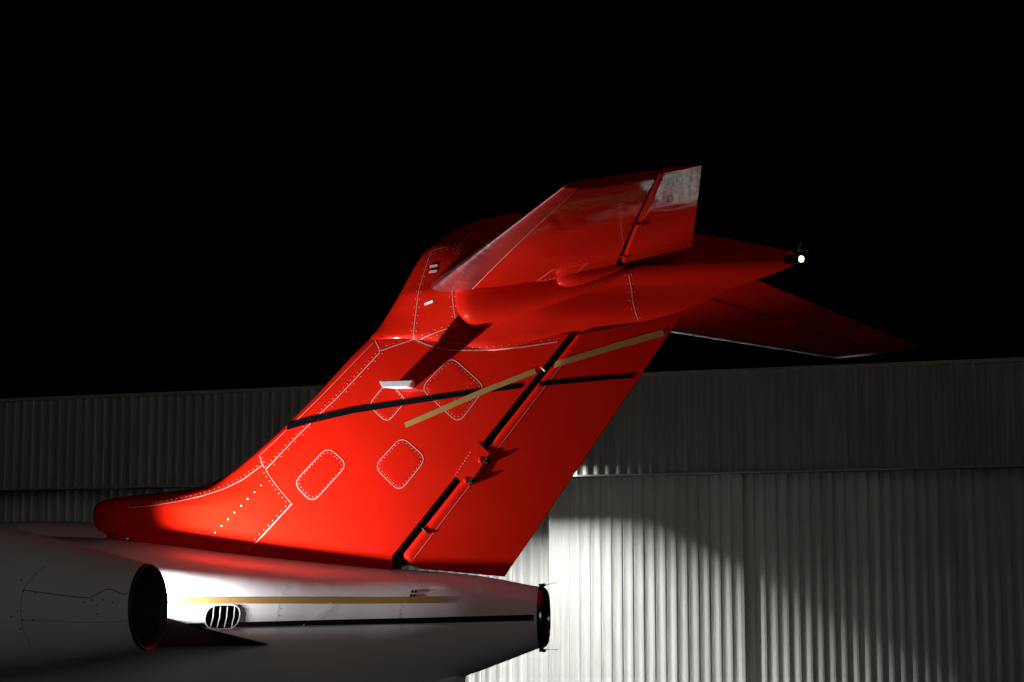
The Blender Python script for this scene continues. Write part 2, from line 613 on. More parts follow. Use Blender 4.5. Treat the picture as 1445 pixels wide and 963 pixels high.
for xs0 in (-1.62, -0.98, -0.44, -0.02):
    obj('skin_seam', strip(sf, [(xs0, smooth_interp(xs0, FX, FT) - 0.03), (xs0, 2.66), (xs0, smooth_interp(xs0, FX, FB) + 0.03)], 0.0022, off=0.0015), M['nacelle'], fus)
sp = []
for xs0 in (-1.62, -0.98, -0.44, -0.02):
    sp += row([(xs0 + 0.014, smooth_interp(xs0, FX, FT) - 0.04), (xs0 + 0.014, smooth_interp(xs0, FX, FB) + 0.06)], 0.03)
obj('rivets', rivets(sf, sp, 0.0022, 0.0006), 'nacelle', fus, kind='stuff')

# ---- fin
LE = [(-2.024, 2.983), (-2.082, 3.004), (-2.109, 3.042), (-2.113, 3.086), (-2.105, 3.122), (-2.074, 3.142), (-2.01, 3.156), (-1.884, 3.169), (-1.718, 3.179),
      (-1.625, 3.189), (-1.536, 3.203), (-1.477, 3.22), (-1.429, 3.239), (-1.349, 3.287), (-1.262, 3.351), (-1.123, 3.462), (-0.955, 3.612), (-0.769, 3.795),
      (-0.684, 3.87)]
HB, HT = Vector((-0.549, 2.868)), Vector((0.286, 3.832))
# stations: base of the leading edge curve matched with points up the hinge line
n_le = 72
Lp = resample(LE, n_le)
tot = n_le - 1
rings = []
base_row = 5
def fin_half(d, chord, s):
    Rr = 0.34 if s > .45 else 0.34 - (0.45 - s) * 0.25
    T = 0.082 if s > .45 else 0.082 + (0.45 - s) * 0.05
    q = min(d / Rr, 1.0)
    y = T * math.sqrt(max(0.0, 1 - (1 - q)**2))
    if d > Rr and chord > Rr:
        y = T + (0.056 - T) * ((d - Rr) / (chord - Rr))
    return y
NU = 44
for i, p in enumerate(Lp):
    s = i / tot
    hs = max(0.0, (s - 0.30) / 0.70)
    hs = hs * 0.97 + 0.03 * s
    H = HB.lerp(HT, hs)
    a = Vector((p.x, p.y))
    ch = (H - a).length
    half = []
    for k in range(NU + 1):
        u = (k / NU)**1.8
        q = a.lerp(H, u)
        half.append((q.x, fin_half(u * ch, ch, s), q.y))
    ring = [(x, -y, z) for x, y, z in half[::-1]] + [(x, y, z) for x, y, z in half[1:]]
    rings.append(ring)
# skirt below the lowest ruling so that the root sinks into the fuselage
low = [(x, y, (z - 0.10) if x > -1.98 else z - 0.004) for x, y, z in rings[0]]
rings.insert(0, low)
V, F = loft(rings, closed=False, cap1=True)
fin = obj('vertical_fin', mesh(V, F, smooth=True, angle=45), 'red', jet, label='bright red swept fin with a dorsal extension')
sk = Skin([fin])

# dorsal intake mount and beacon-like knob at the root of the dorsal
V, F = boxv(-2.02, -1.9, -0.035, 0.035, 2.945, 2.99)
obj('intake_foot', mesh(V, F), 'red', jet)
bm = bmesh.new()
bmesh.ops.create_uvsphere(bm, u_segments=16, v_segments=10, radius=0.012)
for f in bm.faces:
    f.smooth = True
me = bpy.data.meshes.new('m')
bm.to_mesh(me)
bm.free()
for q in ((-1.872, 2.962, 1.0), (-1.99, 3.06, 0.4), (-1.89, 3.035, 0.35)):
    h = sk.at(q[0], q[1], 0.002) or sf.at(q[0], q[1], 0.002)
    if h:
        o = obj('drain_knob', me, 'steel', fin)
        o.location = h[0]
        o.scale = (q[2] * 1.2, q[2], q[2])

# fin seams, rivets
S = {
 'leading_edge_seam': [(-1.871, 3.128), (-1.871, 3.103), (-1.737, 3.112), (-1.613, 3.13), (-1.492, 3.154), (-1.387, 3.184), (-1.291, 3.226), (-1.196, 3.289)],
 'cross_seam': [(-1.222, 3.337), (-1.185, 3.278)],
 'boot_seam': [(-1.174, 3.268), (-1.029, 3.408), (-0.907, 3.517), (-0.816, 3.592), (-0.732, 3.671), (-0.607, 3.791), (-0.646, 3.848)],
 'root_seam': [(-1.172, 3.263), (-1.108, 3.185), (-1.039, 3.109)],
 'root_panel_seam': [(-1.036, 3.109), (-1.215, 2.934), (-1.254, 2.899)],
 'edge_seam': [(-1.212, 3.342), (-1.084, 3.451), (-0.918, 3.594), (-0.733, 3.764), (-0.653, 3.836)],
 'fairing_seam': [(-0.607, 3.795), (-0.439, 3.839)],
}
wid = {'root_seam': 0.0018, 'edge_seam': 0.0024, 'root_panel_seam': 0.0045}
for nme, pts in S.items():
    obj(nme, strip(sk, pts, wid.get(nme, 0.0042), off=0.0014), 'seam', fin)
sp = []
sp += row(S['leading_edge_seam'][1:], 0.024, 0.014)
sp += row(S['boot_seam'][:6], 0.024, 0.013) + row(S['boot_seam'][:6], 0.024, -0.013)[::2]
sp += row(S['root_seam'], 0.024, -0.013) + row(S['root_panel_seam'], 0.028, -0.014)
sp += row(S['cross_seam'], 0.02, 0.012)
sp += row(S['fairing_seam'], 0.03, 0.014)
obj('rivets', rivets(sk, sp, 0.0026), 'rivet', fin, kind='stuff')
obj('rivets', rivets(sk, row([(-1.422, 2.982), (-1.191, 3.196)], 0.042), 0.0034), 'mark', fin, kind='stuff')

panels = {
 'lower': ([(-0.86, 3.365), (-0.762, 3.282), (-0.936, 3.11), (-1.03, 3.201)], 0.045),
 'mid': ([(-0.501, 3.402), (-0.383, 3.3), (-0.512, 3.152), (-0.635, 3.269)], 0.045),
 'small': ([(-0.564, 3.654), (-0.476, 3.564), (-0.57, 3.464), (-0.661, 3.548)], 0.035),
 'large': ([(-0.263, 3.754), (-0.102, 3.609), (-0.231, 3.452), (-0.409, 3.616)], 0.045)}
for k, (poly, r) in panels.items():
    out = rounded(poly, r)
    obj('access_panel', patch(sk, out, 0.0006), 'red', fin)
skp = sk
for k, (poly, r) in panels.items():
    out = rounded(poly, r)
    obj('panel_seam', strip(sk, out + [out[0], out[1]], 0.0038, off=0.0016, step=0.01), 'seam', fin)
    cx = sum(p[0] for p in poly) / 4
    cz_ = sum(p[1] for p in poly) / 4
    ins = [(cx + (a - cx) * 0.90, cz_ + (b - cz_) * 0.90) for a, b in rounded(poly, r)]
    obj('rivets', rivets(sk, row(ins + [ins[0]], 0.0185), 0.0024, 0.0010), 'rivet', fin, kind='stuff')
obj('rivets', rivets(sk, row([(-0.154, 3.642), (-0.248, 3.562)], 0.02), 0.0024, 0.0010), 'rivet', fin, kind='stuff')

# stub bracket standing out from the fin
tb = [(-0.575, 0.0), (-0.432, 0.0)]
V = []
yb, yt = -0.06, -0.235
for (x, y, z) in ((-0.530, yb, 3.618), (-0.442, yb, 3.618), (-0.442, yb, 3.640), (-0.530, yb, 3.640),
                  (-0.530, yt, 3.606), (-0.402, yt, 3.606), (-0.374, yt, 3.636), (-0.545, yt, 3.638)):
    V.append((x, y, z))
F = [(0, 1, 2, 3), (4, 7, 6, 5), (0, 4, 5, 1), (1, 5, 6, 2), (2, 6, 7, 3), (3, 7, 4, 0)]
bm = bmesh.new()
vv = [bm.verts.new(v) for v in V]
for f in F:
    bm.faces.new([vv[i] for i in f])
bmesh.ops.bevel(bm, geom=bm.edges[:], offset=0.004, segments=2, affect='EDGES')
bmesh.ops.recalc_face_normals(bm, faces=bm.faces)
me = bpy.data.meshes.new('m')
bm.to_mesh(me)
bm.free()
obj('stub_bracket', me, 'mark', fin, label='white stub plate standing out from the fin side')

# ---- rudder with its dark cove
RBf, RTf = HB + Vector((0.012, -0.006)), HT + Vector((0.012, -0.008))
fpts = [(-0.435, 2.812), (-0.484, 2.826), (-0.524, 2.872)]
def rud_front(s):
    if s < 0.06:
        return resample([(a, b, 0) for a, b in fpts], 20)[int(s / 0.06 * 19)].to_2d()
    return Vector((-0.524, 2.872)).lerp(RTf, (s - 0.06) / 0.94)
TB, TT = Vector((-0.048, 2.774)), Vector((0.772, 3.902))
rings = []
for i in range(60):
    s = i / 59
    a = rud_front(s)
    b = TB.lerp(TT, s)
    ch = (b - a).length
    half = []
    for k in range(25):
        u = (k / 24)**1.7
        q = a.lerp(b, u)
        d = u * ch
        rn = 0.05
        y = 0.054 * math.sqrt(1 - (1 - min(d / rn, 1))**2)
        if d > rn:
            y = 0.054 + (0.004 - 0.054) * (d - rn) / (ch - rn)
        half.append((q.x, y, q.y))
    dy = [0.035 * (k / 24)**1.7 for k in range(25)]          # rudder resting slightly off centre
    rings.append([(x, -y + t, z) for (x, y, z), t in zip(half[::-1], dy[::-1])] + [(x, y + t, z) for (x, y, z), t in zip(half[1:], dy[1:])])
V, F = loft(rings, closed=True, cap0=True, cap1=True)
rud = obj('rudder', mesh(V, F, smooth=True, angle=45), 'red', jet, label='darker red rudder hinged behind the fin')
sr = Skin([rud])
sfr = Skin([fin, rud])
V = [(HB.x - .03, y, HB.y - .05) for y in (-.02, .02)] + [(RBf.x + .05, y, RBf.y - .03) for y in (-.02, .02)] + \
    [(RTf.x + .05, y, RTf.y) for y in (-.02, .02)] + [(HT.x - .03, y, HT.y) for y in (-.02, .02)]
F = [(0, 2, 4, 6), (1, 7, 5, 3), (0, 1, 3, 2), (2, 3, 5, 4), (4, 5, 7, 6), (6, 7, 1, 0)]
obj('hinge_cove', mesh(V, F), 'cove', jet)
# closing the rear face of the fin
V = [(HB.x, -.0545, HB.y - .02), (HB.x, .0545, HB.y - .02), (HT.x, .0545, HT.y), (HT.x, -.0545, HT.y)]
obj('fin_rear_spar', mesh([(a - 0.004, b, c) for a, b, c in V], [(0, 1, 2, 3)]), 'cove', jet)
obj('trim_tab_seam', strip(sr, [(-0.452, 2.852), (0.25, 3.70)], 0.0018, off=0.0015), 'seam', rud)
# hinge box between fin and rudder
hb = [(-0.25, 3.221), (-0.172, 3.332), (-0.14, 3.366), (-0.085, 3.315), (-0.18, 3.176), (-0.205, 3.180)]
V, F = [], []
for y in (-0.060, 0.060):
    V += [(a, y, b) for a, b in hb]
n = len(hb)
F = [tuple(range(n)), tuple(range(n, 2 * n))[::-1]] + [(i, (i + 1) % n, n + (i + 1) % n, n + i) for i in range(n)]
hinge = obj('hinge_box', mesh(V, F), 'red', jet)
sh = Skin([hinge])
obj('rivets', rivets(sh, row([(-0.243, 3.222), (-0.175, 3.322)], 0.014), 0.003) , 'rivet', hinge, kind='stuff')
for bx, bz in ((-0.096, 3.283), (-0.166, 3.195)):
    V, F = tube((bx - .006, -0.04, bz), (bx - .006, -0.062, bz), 0.016, 0.014, 14)
    obj('hinge_pocket', mesh(V, F), 'cove', hinge)
    V, F = tube((bx - .006, -0.062, bz - .004), (bx - .006, -0.069, bz - .004), 0.0065, 0.005, 8)
    obj('hinge_bolt', mesh(V, F), 'steel', hinge)
    bm = bmesh.new()
    bmesh.ops.create_uvsphere(bm, u_segments=14, v_segments=8, radius=0.012)
    for f in bm.faces:
        f.smooth = True
    me = bpy.data.meshes.new('m')
    bm.to_mesh(me)
    bm.free()
    o = obj('hinge_boss', me, 'red', hinge)
    o.location = (bx - 0.030, -0.058, bz + 0.004)
    o.scale = (1.1, .7, 1.3)
for px_, pz in ((0.158, 3.690), (-0.395, 2.985)):
    V, F = tube((px_ - .010, -.050, pz + .008), (px_ + .018, -.055, pz - .018), 0.006, 0.005, 8)
    obj('bonding_strap', mesh(V, F), 'gold' if pz > 3.5 else 'burnt', rud)

# stripes over fin and rudder
bl = [(-1.106, 3.462), (-0.977, 3.487), (-0.73, 3.528), (-0.395, 3.566), (-0.114, 3.596), (0.017, 3.608), (0.251, 3.626), (0.475, 3.642), (0.60, 3.648)]
gd = [(-0.483, 3.451), (-0.301, 3.52), (-0.115, 3.592), (0.116, 3.67), (0.198, 3.694), (0.475, 3.773), (0.715, 3.836)]
def clip_line(pts, lo, hi):
    Q = [q for q in resample(pts, 300) if True]
    return [(q.x, q.y) for q in Q if lo(q) and hi(q)]
def hx(z):
    return HB.x + (HT.x - HB.x) * (z - HB.y) / (HT.y - HB.y)
for nm, pts, w, mt, of in (('black_stripe', bl, [0.034, 0.030, 0.027, 0.023, 0.021, 0.019], 'black', 0.0024), ('gold_stripe', gd, [0.025, 0.025, 0.028], 'gold', 0.0032)):
    def wsub(f0, f1):
        n = 6
        return [interp(f0 + (f1 - f0) * i / n, [j / (len(w) - 1) for j in range(len(w))], w) for i in range(n + 1)]
    a = clip_line(pts, lambda q: q.x < hx(q.y) - 0.003, lambda q: True)
    b = clip_line(pts, lambda q: q.x > hx(q.y) + 0.024, lambda q: True)
    fr = len(a) / 300
    obj(nm, strip(sk, a, wsub(0, fr), off=of), mt, fin)
    obj(nm, strip(sr, b, wsub(1 - len(b) / 300, 1), off=of - 0.0008), mt, rud)

# ---- tip fairing / bullet: horizontal sections stacked in z
LEt = [(-0.700, 3.855), (-0.684, 3.87), (-0.639, 3.917), (-0.594, 3.981), (-0.552, 4.044), (-0.498, 4.136), (-0.455, 4.206), (-0.407, 4.263), (-0.345, 4.308), (-0.262, 4.352), (-0.169, 4.379), (-0.02, 4.402)]
lz, lx = [p[1] for p in LEt], [p[0] for p in LEt]
TEz = [3.77, 3.80, 3.835, 3.916, 4.015, 4.09, 4.115, 4.14, 4.20, 4.27, 4.33, 4.37, 4.402]
TEx = [0.16, 0.22, 0.37, 0.774, 1.03, 1.275, 1.305, 1.29, 1.10, 0.80, 0.50, 0.25, 0.02]
Wz = [3.77, 3.80, 3.84, 3.90, 3.98, 4.06, 4.15, 4.25, 4.33, 4.38, 4.402]
Ww = [0.084, 0.090, 0.100, 0.122, 0.155, 0.180, 0.168, 0.140, 0.110, 0.065, 0.004]
rings = []
zs = [3.772 + (4.4015 - 3.772) * k / 46 for k in range(47)]
for z in zs:
    x0 = -0.439 + (3.80 - z) * 2.0 if z < 3.84 else smooth_interp(z, lz, lx)
    if z < 3.855:
        # the lower front edge climbs from the fin seam forward to the leading edge
        t = (z - 3.772) / (3.855 - 3.772)
        x0 = -0.20 + (-0.700 + 0.20) * t
        x0 = max(x0, -0.700)
    x1 = smooth_interp(z, TEz, TEx)
    w = smooth_interp(z, Wz, Ww)
    ch = x1 - x0
    half = []
    for k in range(49):
        a = math.pi * k / 48
        u = (1 - math.cos(a)) / 2
        d = u * ch
        Rn = interp(z, [3.88, 4.08], [0.33, 0.62])
        q = min(d / Rn, 1)
        wn_ = min(w, interp(z, [3.77, 3.87, 3.96, 4.08], [0.084, 0.090, 0.122, 0.20]))
        tt = min(d / 0.45, 1)
        y = (wn_ + (w - wn_) * tt * tt * (3 - 2 * tt)) * (1 - (1 - q)**2.0)**interp(z, [3.88, 4.0], [0.49, 0.55])
        # aft closing
        e = min((1 - u) * ch / interp(z, [3.83, 4.03], [0.22, 1.10]), 1)
        y *= (1 - (1 - e)**1.18)**0.92
        half.append((x0 + d, max(y, 0.0), z))
    rings.append([(x, -y, z) for x, y, z in half[::-1]] + [(x, y, z) for x, y, z in half[1:-1]])
V, F = loft(rings, True, cap0=True, cap1=True)
bul = obj('bullet_fairing', mesh(V, F, smooth=True, angle=60), 'red', jet, label='red bullet fairing joining the fin and the stabilizers')
sb = Skin([bul, fin])
seams = {
 'fairing_seam': ([(-0.439, 3.839), (-0.379, 3.811), (-0.311, 3.79), (-0.246, 3.78), (-0.065, 3.775), (0.083, 3.784), (0.232, 3.8)], 0.0055),
 'upright_seam': ([(-0.439, 3.839), (-0.415, 3.988), (-0.401, 4.076), (-0.367, 4.243), (-0.292, 4.25), (-0.211, 4.254), (-0.222, 4.214)], 0.0030),
 'slant_seam': ([(-0.422, 3.833), (-0.295, 3.869), (-0.221, 3.885)], 0.0026),
 'nose_seam': ([(-0.228, 4.053), (-0.222, 3.885)], 0.0026),
 'crown_seam': ([(-0.211, 4.254), (-0.17, 4.319)], 0.003),
 'rear_seam': ([(0.58, 4.071), (0.583, 3.955), (0.596, 3.86)], 0.0032)}
sp = []
for nm, (pts, w) in seams.items():
    obj(nm, strip(sb, pts, w, off=0.0016, step=0.012), 'seam', bul)
    if nm == 'fairing_seam':
        sp += row(pts, 0.035, 0.014)
    elif nm == 'crown_seam':
        pass
    else:
        sp += row(pts, 0.034, 0.012) + row(pts, 0.034, -0.012)
for x in (-0.04, -0.02):
    sp += row([(x, 4.03), (x, 3.96)], 0.018)
obj('rivets', rivets(sb, sp, 0.0025), 'rivet', bul, kind='stuff')
for pts in ([(-0.358, 4.162), (-0.317, 4.164)], [(-0.358, 4.136), (-0.317, 4.138)], [(-0.371, 3.988), (-0.327, 3.999)]):
    obj('white_dash', strip(sb, pts, 0.012, off=0.003), 'mark', bul)

# tail lamp at the tip of the bullet
bm = bmesh.new()
bmesh.ops.create_uvsphere(bm, u_segments=16, v_segments=10, radius=0.012)
for f in bm.faces:
    f.smooth = True
me = bpy.data.meshes.new('m')
bm.to_mesh(me)
bm.free()
o = obj('tail_lamp', me, 'lamp_warm', jet, label='small lit warm-white lamp at the bullet tip')
o.location = (1.318, -0.02, 4.114)
o.scale = (1.1, .9, 1.25)
V, F = tube((1.25, 0, 4.118), (1.313, -0.015, 4.115), 0.022, 0.013, 14)
obj('lamp_socket', mesh(V, F, smooth=True, angle=40), 'burnt', jet)
V, F = tube((1.245, 0, 4.15), (1.36, -0.01, 4.152), 0.004, 0.003, 8)
tube((1.30, -.005, 4.15), (1.32, -.01, 4.185), 0.005, 0.007, 8, V, F)
obj('static_wick', mesh(V, F), 'steel', jet)
V, F = tube((1.252, -.008, 4.148), (1.275, -.008, 4.149), 0.007, 0.007, 8)
obj('red_lens', mesh(V, F), 'redlens', jet)

# ---- horizontal stabilizers, elevators, polished leading edges
YR, YT = -0.10, -2.365
def stab_frame(y):
    t = (y + 0.22) / (-2.365 + 0.22)
    le = Vector((-0.285, y, 4.065)).lerp(Vector((1.010, y, 3.986)), t)
    te = Vector((0.889, y, 4.158)).lerp(Vector((1.472, y, 4.021)), t)
    return le, te, t
def airfoil(u):
    return 5 * 0.095 * (0.2969 * math.sqrt(max(u, 0)) - 0.1260 * u - 0.3516 * u * u + 0.2843 * u**3 - 0.1036 * u**4)
def stab_section(y, u0, u1, n=16, nose=False, tipf=1.0, off=0.0):
    le, te, t = stab_frame(y)
    ch = (te - le).length
    us = [u0 + (u1 - u0) * ((k / n)**(2 if u0 == 0 else 1)) for k in range(n + 1)]
    low, top = [], []
    for k, u in enumerate(us):
        p = le.lerp(te, u)
        h = airfoil(u) * ch * tipf * (1 - 0.45 * max(0.0, min(1.0, t))) + off
        if nose:
            q = min((u - u0) * ch / 0.014, 1)
            h *= math.sqrt(max(0, 1 - (1 - q)**2))
        low.append((p.x, p.y, p.z - h))
        top.append((p.x, p.y, p.z + h))
    return low[::-1] + top[(1 if (u0 == 0 or nose) else 0):]
HU0, HU1 = 0.715, 0.69
def hinge_u(y):
    return HU0 + (HU1 - HU0) * stab_frame(y)[2]
ys = [YR + (YT - YR) * k / 26 for k in range(27)]
def tipfac(y):
    return 1.0 if y > YT + 0.02 else 1.0
secs = [stab_section(y, 0.0, hinge_u(y) - 0.0035) for y in ys]
tip = stab_section(YT - 0.012, 0.0, hinge_u(YT) - 0.0035, tipf=0.35)
V, F = loft(secs + [tip], True, cap0=True, cap1=True)
st_me = mesh(V, F, smooth=True, angle=50)
stab = obj('horizontal_stabilizer', st_me, 'red', jet, label='near stabilizer seen from below, red with polished leading edge')
ss = Skin([stab], 'under')
# polished leading edge: a thin shell over the first part of the chord
def le_u(y):
    t = stab_frame(y)[2]
    return 0.145 - 0.03 * t
yl = [YR - 0.02 + (YT - YR + 0.02) * k / 26 for k in range(27)]
secs = [stab_section(y, 0.0, le_u(y), n=14, off=0.0025) for y in yl]
V, F = loft(secs, False)
le_me = mesh(V, F, smooth=True, angle=60)
obj('leading_edge', le_me, 'chrome', stab)
obj('leading_edge_seam', strip(ss, [((stab_frame(y)[0].lerp(stab_frame(y)[1], le_u(y) + 0.004)).x, y) for y in yl[1:-1]], 0.004, off=0.0025), 'seam', stab)
# root edging bright strip
rt = [((stab_frame(-0.205)[0].lerp(stab_frame(-0.205)[1], u)).x, -0.205) for u in (0.12, 0.3, 0.5)]
obj('root_edge', strip(ss, rt, 0.006, off=0.003), 'seam', stab)
sp = row([(p[0], p[1]) for p in rt], 0.03, 0.02)
pp = [(0.19, -0.215), (0.36, -0.50), (0.51, -0.50), (0.36, -0.215)]
sp += row(pp + [pp[0]], 0.02)
obj('rivets', rivets(ss, sp, 0.003), 'rivet', stab, kind='stuff')
obj('access_panel', patch(ss, pp, 0.0018), 'red', stab)
secs = []
for y in [YR - 0.14 + (YT - YR + 0.14) * k / 24 for k in range(25)]:
    secs.append(stab_section(y, hinge_u(y) + 0.0035, 1.0, n=12, nose=True, off=0.0015))
V, F = loft(secs, True, cap0=True, cap1=True)
el_me = mesh(V, F, smooth=True, angle=50)
elev = obj('elevator', el_me, 'red', jet, label='near elevator behind the red stabilizer')
# dark cove between stabilizer and elevator
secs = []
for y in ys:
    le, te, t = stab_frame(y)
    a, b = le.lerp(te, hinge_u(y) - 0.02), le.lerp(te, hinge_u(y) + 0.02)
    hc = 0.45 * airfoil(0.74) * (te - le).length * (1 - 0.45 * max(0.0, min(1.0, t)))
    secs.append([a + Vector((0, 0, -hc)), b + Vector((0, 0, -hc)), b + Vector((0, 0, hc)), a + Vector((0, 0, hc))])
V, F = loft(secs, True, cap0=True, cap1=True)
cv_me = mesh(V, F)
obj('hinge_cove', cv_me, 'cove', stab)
# hinge fittings under the elevator line
fit = []
for yf in (-0.46, -1.35):
    le, te, t = stab_frame(yf)
    c = le.lerp(te, hinge_u(yf))
    hh = airfoil(0.7) * (te - le).length
    V, F = tube((c.x - .05, yf, c.z - hh * .6), (c.x + .06, yf, c.z - hh + .002), 0.009, 0.004, 10)
    tube((c.x + .03, yf + .015, c.z - hh + .002), (c.x + .03, yf - .015, c.z - hh + .002), 0.006, 0.006, 8, V, F)
    m_ = mesh(V, F, smooth=True, angle=50)
    fit.append(m_)
    obj('elevator_hinge', m_, 'red', stab)
# teardrop fairings at the root underside
def teardrop(x0, x1, yc, zc0, zc1, ry, rz, nose=0.3, boxy=1.0):
    rings = []
    for k in range(33):
        u = (k / 32)**1.6
        x = x0 + (x1 - x0) * u
        r = (1 - (1 - min(u / nose, 1))**2.4)**0.5 * (1 if u < nose else (1 - ((u - nose) / (1 - nose))**1.5))
        z = zc0 + (zc1 - zc0) * u
        pw = lambda v: math.copysign(abs(v)**boxy, v)
        rings.append([(x, yc + ry * max(r, 0.01) * pw(math.cos(a)), z + rz * max(r, 0.01) * pw(math.sin(a))) for a in [2 * math.pi * j / 40 for j in range(40)]])
    V, F = loft(rings, True, cap0=True, cap1=True)
    return mesh(V, F, smooth=True, angle=70)
rb = teardrop(-0.222, 0.72, -0.10, 4.045, 4.13, 0.138, 0.180, nose=0.13, boxy=0.55)
obj('root_fairing', rb, 'red', jet)
bp = teardrop(0.285, 0.60, -0.225, 4.045, 4.09, 0.032, 0.040)
obj('root_bump', bp, 'red', jet)

# starboard side
stab2 = obj('horizontal_stabilizer', mirrored(st_me), 'red', jet, label='far stabilizer fading into the dark')
obj('leading_edge', mirrored(le_me), 'chrome', stab2)
obj('hinge_cove', mirrored(cv_me), 'cove', stab2)
for m_ in fit:
    obj('elevator_hinge', mirrored(m_), 'red', stab2)
obj('elevator', mirrored(el_me), 'red', jet, label='far elevator fading into the dark')
obj('root_fairing', mirrored(rb), 'red', jet)
obj('root_bump', mirrored(bp), 'red', jet)

# ---- nacelles and pylons
NY, NZ = -1.12, 2.637
TOE = R(-4.0)
prof_o = [(-1.176, 0.172), (-1.19, 0.177), (-1.30, 0.200), (-1.60, 0.262), (-1.89, 0.310), (-2.2, 0.350), (-2.6, 0.385), (-3.1, 0.395), (-3.5, 0.375), (-3.72, 0.335), (-3.78, 0.300)]
prof_i = [(-3.76, 0.27), (-3.6, 0.25), (-3.3, 0.24)]
noz_i = [(-1.176, 0.172), (-1.172, 0.166), (-1.20, 0.160), (-1.40, 0.165), (-1.75, 0.175), (-1.76, 0.02)]
def lathe(prof, n=56):
    rings = []
    for x, r in prof:
        dz = 0.0 + (x + 1.176) * -0.045
        ring = []
        for k in range(n):
            a = 2 * math.pi * k / n
            y = r * math.cos(a)
            z = r * 1.0 * math.sin(a)
            xr = x + 1.176
            ring.append((-1.176 + xr * math.cos(TOE) + y * math.sin(TOE), NY + y * math.cos(TOE) - xr * math.sin(TOE), NZ + dz + z))
        rings.append(ring)
    return loft(rings)
def dense(prof, n):
    xs_p = [p[0] for p in prof][::-1]
    rs = [p[1] for p in prof][::-1]
    return [(xs_p[0] + (xs_p[-1] - xs_p[0]) * k / n, smooth_interp(xs_p[0] + (xs_p[-1] - xs_p[0]) * k / n, xs_p, rs)) for k in range(n + 1)][::-1]
V, F = lathe(dense(prof_o, 40) + prof_i)
nac_me = mesh(V, F, smooth=True, angle=50)
nac = obj('engine_nacelle', nac_me, 'nacelle', jet, label='dim grey port engine nacelle tapering to its nozzle')
V, F = lathe(noz_i)
noz_me = mesh(V, F, smooth=True, angle=50)
obj('nozzle', noz_me, 'soot', nac)
V, F = lathe([(-1.184, 0.1770), (-1.176, 0.1745), (-1.170, 0.1715), (-1.173, 0.1655), (-1.20, 0.1590)])
lip_me = mesh(V, F, smooth=True, angle=60)
obj('nozzle_lip', lip_me, 'soot', nac)
V, F = lathe([(-3.31, 0.24), (-3.30, 0.05), (-3.45, 0.01)])
fan_me = mesh(V, F, smooth=True)
obj('fan_disc', fan_me, 'burnt', nac)
sn = Skin([nac])
wv = [(-1.62, 2.705), (-1.42, 2.678), (-1.355, 2.672), (-1.325, 2.688), (-1.29, 2.707), (-1.265, 2.705), (-1.235, 2.690), (-1.215, 2.687), (-1.19, 2.697)]
obj('cowl_seam', strip(sn, [(q.x + 0.028, q.y) for q in resample(wv, 60)], 0.0032, off=0.0015, step=0.01), 'darkseam', nac)
obj('cowl_seam', strip(sn, [(a + 0.028, b) for a, b in [(-1.555, 2.80), (-1.59, 2.755), (-1.613, 2.705), (-1.62, 2.65), (-1.62, 2.55), (-1.61, 2.49)]], 0.0018, off=0.0012), 'darkseam', nac)
obj('cowl_seam', strip(sn, [(-1.592, 2.585), (-1.32, 2.575), (-1.175, 2.582)], 0.0016, off=0.0012), 'darkseam', nac)
sp = [(-1.63, 2.745), (-1.615, 2.698), (-1.565, 2.692), (-1.635, 2.62), (-1.615, 2.585), (-1.575, 2.588), (-1.63, 2.55), (-1.34, 2.665), (-1.30, 2.665), (-1.32, 2.645), (-1.32, 2.61), (-1.37, 2.655), (-1.66, 2.60), (-1.26, 2.655)]
obj('fasteners', rivets(sn, [(a + 0.028, b) for a, b in sp], 0.0035, 0.0012), 'rubber', nac, kind='stuff')
nac2 = obj('engine_nacelle', mirrored(nac_me), 'nacelle', jet, label='starboard engine nacelle hidden behind the fuselage')
obj('nozzle', mirrored(noz_me), 'soot', nac2)
obj('nozzle_lip', mirrored(lip_me), 'soot', nac2)
obj('fan_disc', mirrored(fan_me), 'burnt', nac2)
# pylon: slab from fuselage to nacelle with a pointed aft fairing along the fuselage
def pylon_ring(y, xa, zc, hgt, light_dam=0.0):  # outboard crest raised to block lamp light from the aft slope
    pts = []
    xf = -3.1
    for u, h in ((0, 0.0), (0.04, 0.5), (0.2, 0.9), (0.6, 0.95), (0.70, 0.95 + 0.02 * light_dam), (0.745, 0.95 + 0.22 * light_dam), (0.775, 0.90 + 0.20 * light_dam), (0.88, 0.48), (1.0, 0.02)):
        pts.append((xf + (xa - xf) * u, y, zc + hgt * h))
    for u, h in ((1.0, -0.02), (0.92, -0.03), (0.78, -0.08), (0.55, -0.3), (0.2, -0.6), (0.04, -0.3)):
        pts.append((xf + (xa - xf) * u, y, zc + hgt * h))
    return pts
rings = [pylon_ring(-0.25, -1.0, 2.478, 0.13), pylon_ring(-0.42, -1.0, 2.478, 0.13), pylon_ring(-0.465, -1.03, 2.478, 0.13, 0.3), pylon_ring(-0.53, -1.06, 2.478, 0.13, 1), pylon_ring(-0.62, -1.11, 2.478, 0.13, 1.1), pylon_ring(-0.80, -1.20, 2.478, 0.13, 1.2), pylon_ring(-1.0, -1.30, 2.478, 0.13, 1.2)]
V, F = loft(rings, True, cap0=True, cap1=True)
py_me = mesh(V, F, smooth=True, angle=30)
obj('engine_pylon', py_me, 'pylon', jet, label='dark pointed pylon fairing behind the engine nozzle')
obj('engine_pylon', mirrored(py_me), 'pylon', jet)

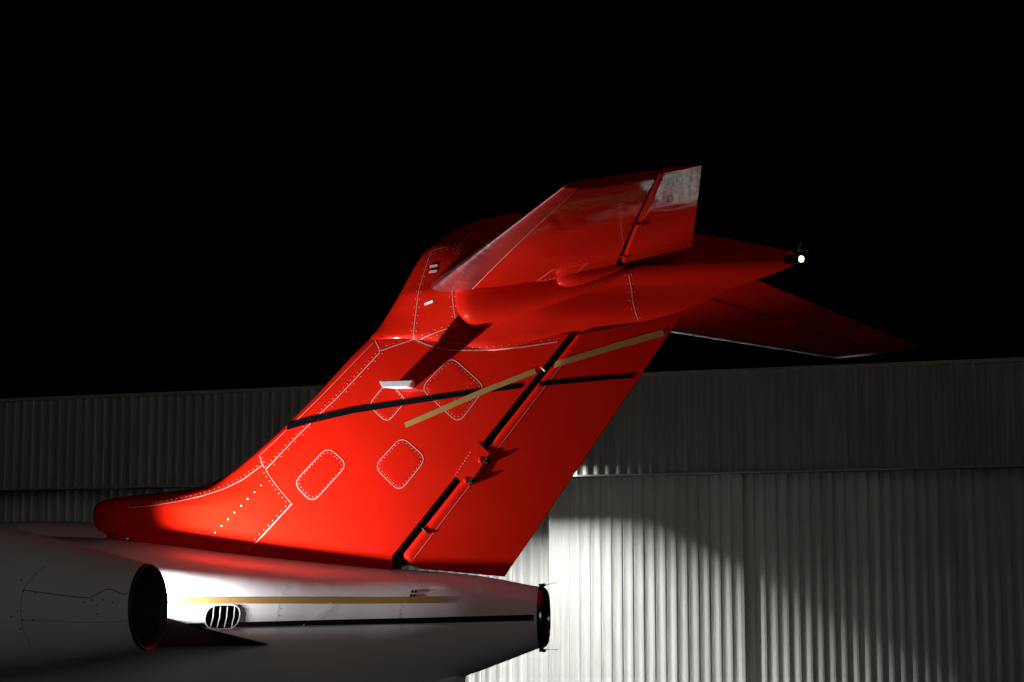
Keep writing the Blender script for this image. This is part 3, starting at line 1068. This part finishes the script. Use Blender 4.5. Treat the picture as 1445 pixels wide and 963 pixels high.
# ---- logo lamps on the pylons, aimed up at the fin
def logo(sgn):
    yc = -0.53 * sgn
    p = Vector((-1.68, yc, 2.632))
    d = ((Vector((-0.20, 0.05, 3.85)) if sgn > 0 else Vector((-0.25, -0.30, 3.68))) - p).normalized()
    V, F = tube(p - d * 0.075, p - d * 0.004, 0.022, 0.028, 16)
    l = obj('logo_lamp', mesh(V, F, smooth=True, angle=40), 'burnt', jet, label='lit lamp on the engine pylon aimed at the fin')
    V, F = tube(p - d * 0.003, p + d * 0.002, 0.024, 0.024, 16)
    obj('lamp_lens', mesh(V, F), 'lamp_cold', l)
    ld = bpy.data.lights.new('logo_light', 'SPOT')
    ld.energy = LOGO_POWER
    ld.spot_size = R(LOGO_CONE if sgn > 0 else LOGO_CONE - 36)
    ld.spot_blend = 1.0
    ld.shadow_soft_size = 0.018
    ld.color = (1.0, 0.98, 0.99)
    lo = bpy.data.objects.new('logo_light', ld)
    C.objects.link(lo)
    lo.parent = l
    lo.location = p + d * 0.012
    lo.rotation_euler = (-d).to_track_quat('Z', 'Y').to_euler()
logo(1)
logo(-1)

# ---- ventral fins, wings and gear (below or outside the frame, carry the jet on the ground)
for s in (-1, 1):
    V = []
    for th in (-0.012, 0.012):
        for (x, y, z) in ((-1.5, 0.16, 2.05), (-0.22, 0.03, 2.37), (-0.26, 0.07, 2.26), (-0.60, 0.26, 1.82)):
            V.append((x, s * y + th * s, z + th))
    F = [(0, 1, 2, 3), (4, 7, 6, 5), (0, 4, 5, 1), (1, 5, 6, 2), (2, 6, 7, 3), (3, 7, 4, 0)]
    obj('ventral_fin', mesh(V, F), 'white', jet)
    rings = []
    for (y, xl, xt, z, th) in ((0.5, -9.3, -6.0, 1.38, 0.17), (3.5, -8.4, -6.3, 1.50, 0.11), (6.6, -7.5, -6.5, 1.63, 0.05), (6.9, -7.2, -6.45, 1.85, 0.03), (7.15, -6.7, -6.2, 2.55, 0.015)):
        rings.append([(xl + (xt - xl) * u, s * y, z + th * h) for u, h in ((0, 0), (.05, .6), (.3, 1), (.7, .6), (1, 0), (.7, -.35), (.3, -.6), (.05, -.4))])
    V, F = loft(rings, True, cap0=True, cap1=True)
    obj('wing', mesh(V, F, smooth=True, angle=40), 'white', jet)
    V, F = tube((-7.0, s * 1.4, 1.4), (-7.0, s * 1.45, 0.28), 0.06, 0.05)
    g_ = obj('main_gear', mesh(V, F), 'steel', jet)
    for dy in (-0.16, 0.16):
        V, F = tube((-7.0, s * 1.45 + dy - .08, 0.28), (-7.0, s * 1.45 + dy + .08, 0.28), 0.28, 0.28, 24)
        obj('wheel', mesh(V, F, smooth=True, angle=40), 'rubber', g_)
V, F = tube((-13.6, 0, 1.4), (-13.7, 0, 0.22), 0.05, 0.04)
g_ = obj('nose_gear', mesh(V, F), 'steel', jet)
for dy in (-0.11, 0.11):
    V, F = tube((-13.7, dy - .05, 0.22), (-13.7, dy + .05, 0.22), 0.22, 0.22, 24)
    obj('wheel', mesh(V, F, smooth=True, angle=40), 'rubber', g_)
for s in (-1, 1):
    for k in range(8):
        xw = -11.2 + k * 0.62
        V, F = [], []
        me = bpy.data.meshes.new('m')
        pts = []
        for a in range(16):
            t = 2 * math.pi * a / 16
            zz = 2.48 + 0.17 * math.sin(t)
            yy = 0.88 * math.sqrt(max(0, 1 - ((zz - 2.12) / 0.88)**2)) + 0.004
            pts.append((xw + 0.12 * math.cos(t), s * yy, zz))
        obj('cabin_window', mesh(pts, [tuple(range(16))]), 'glassdark', fus)

scene.render.resolution_x = 1024
scene.render.resolution_y = 682
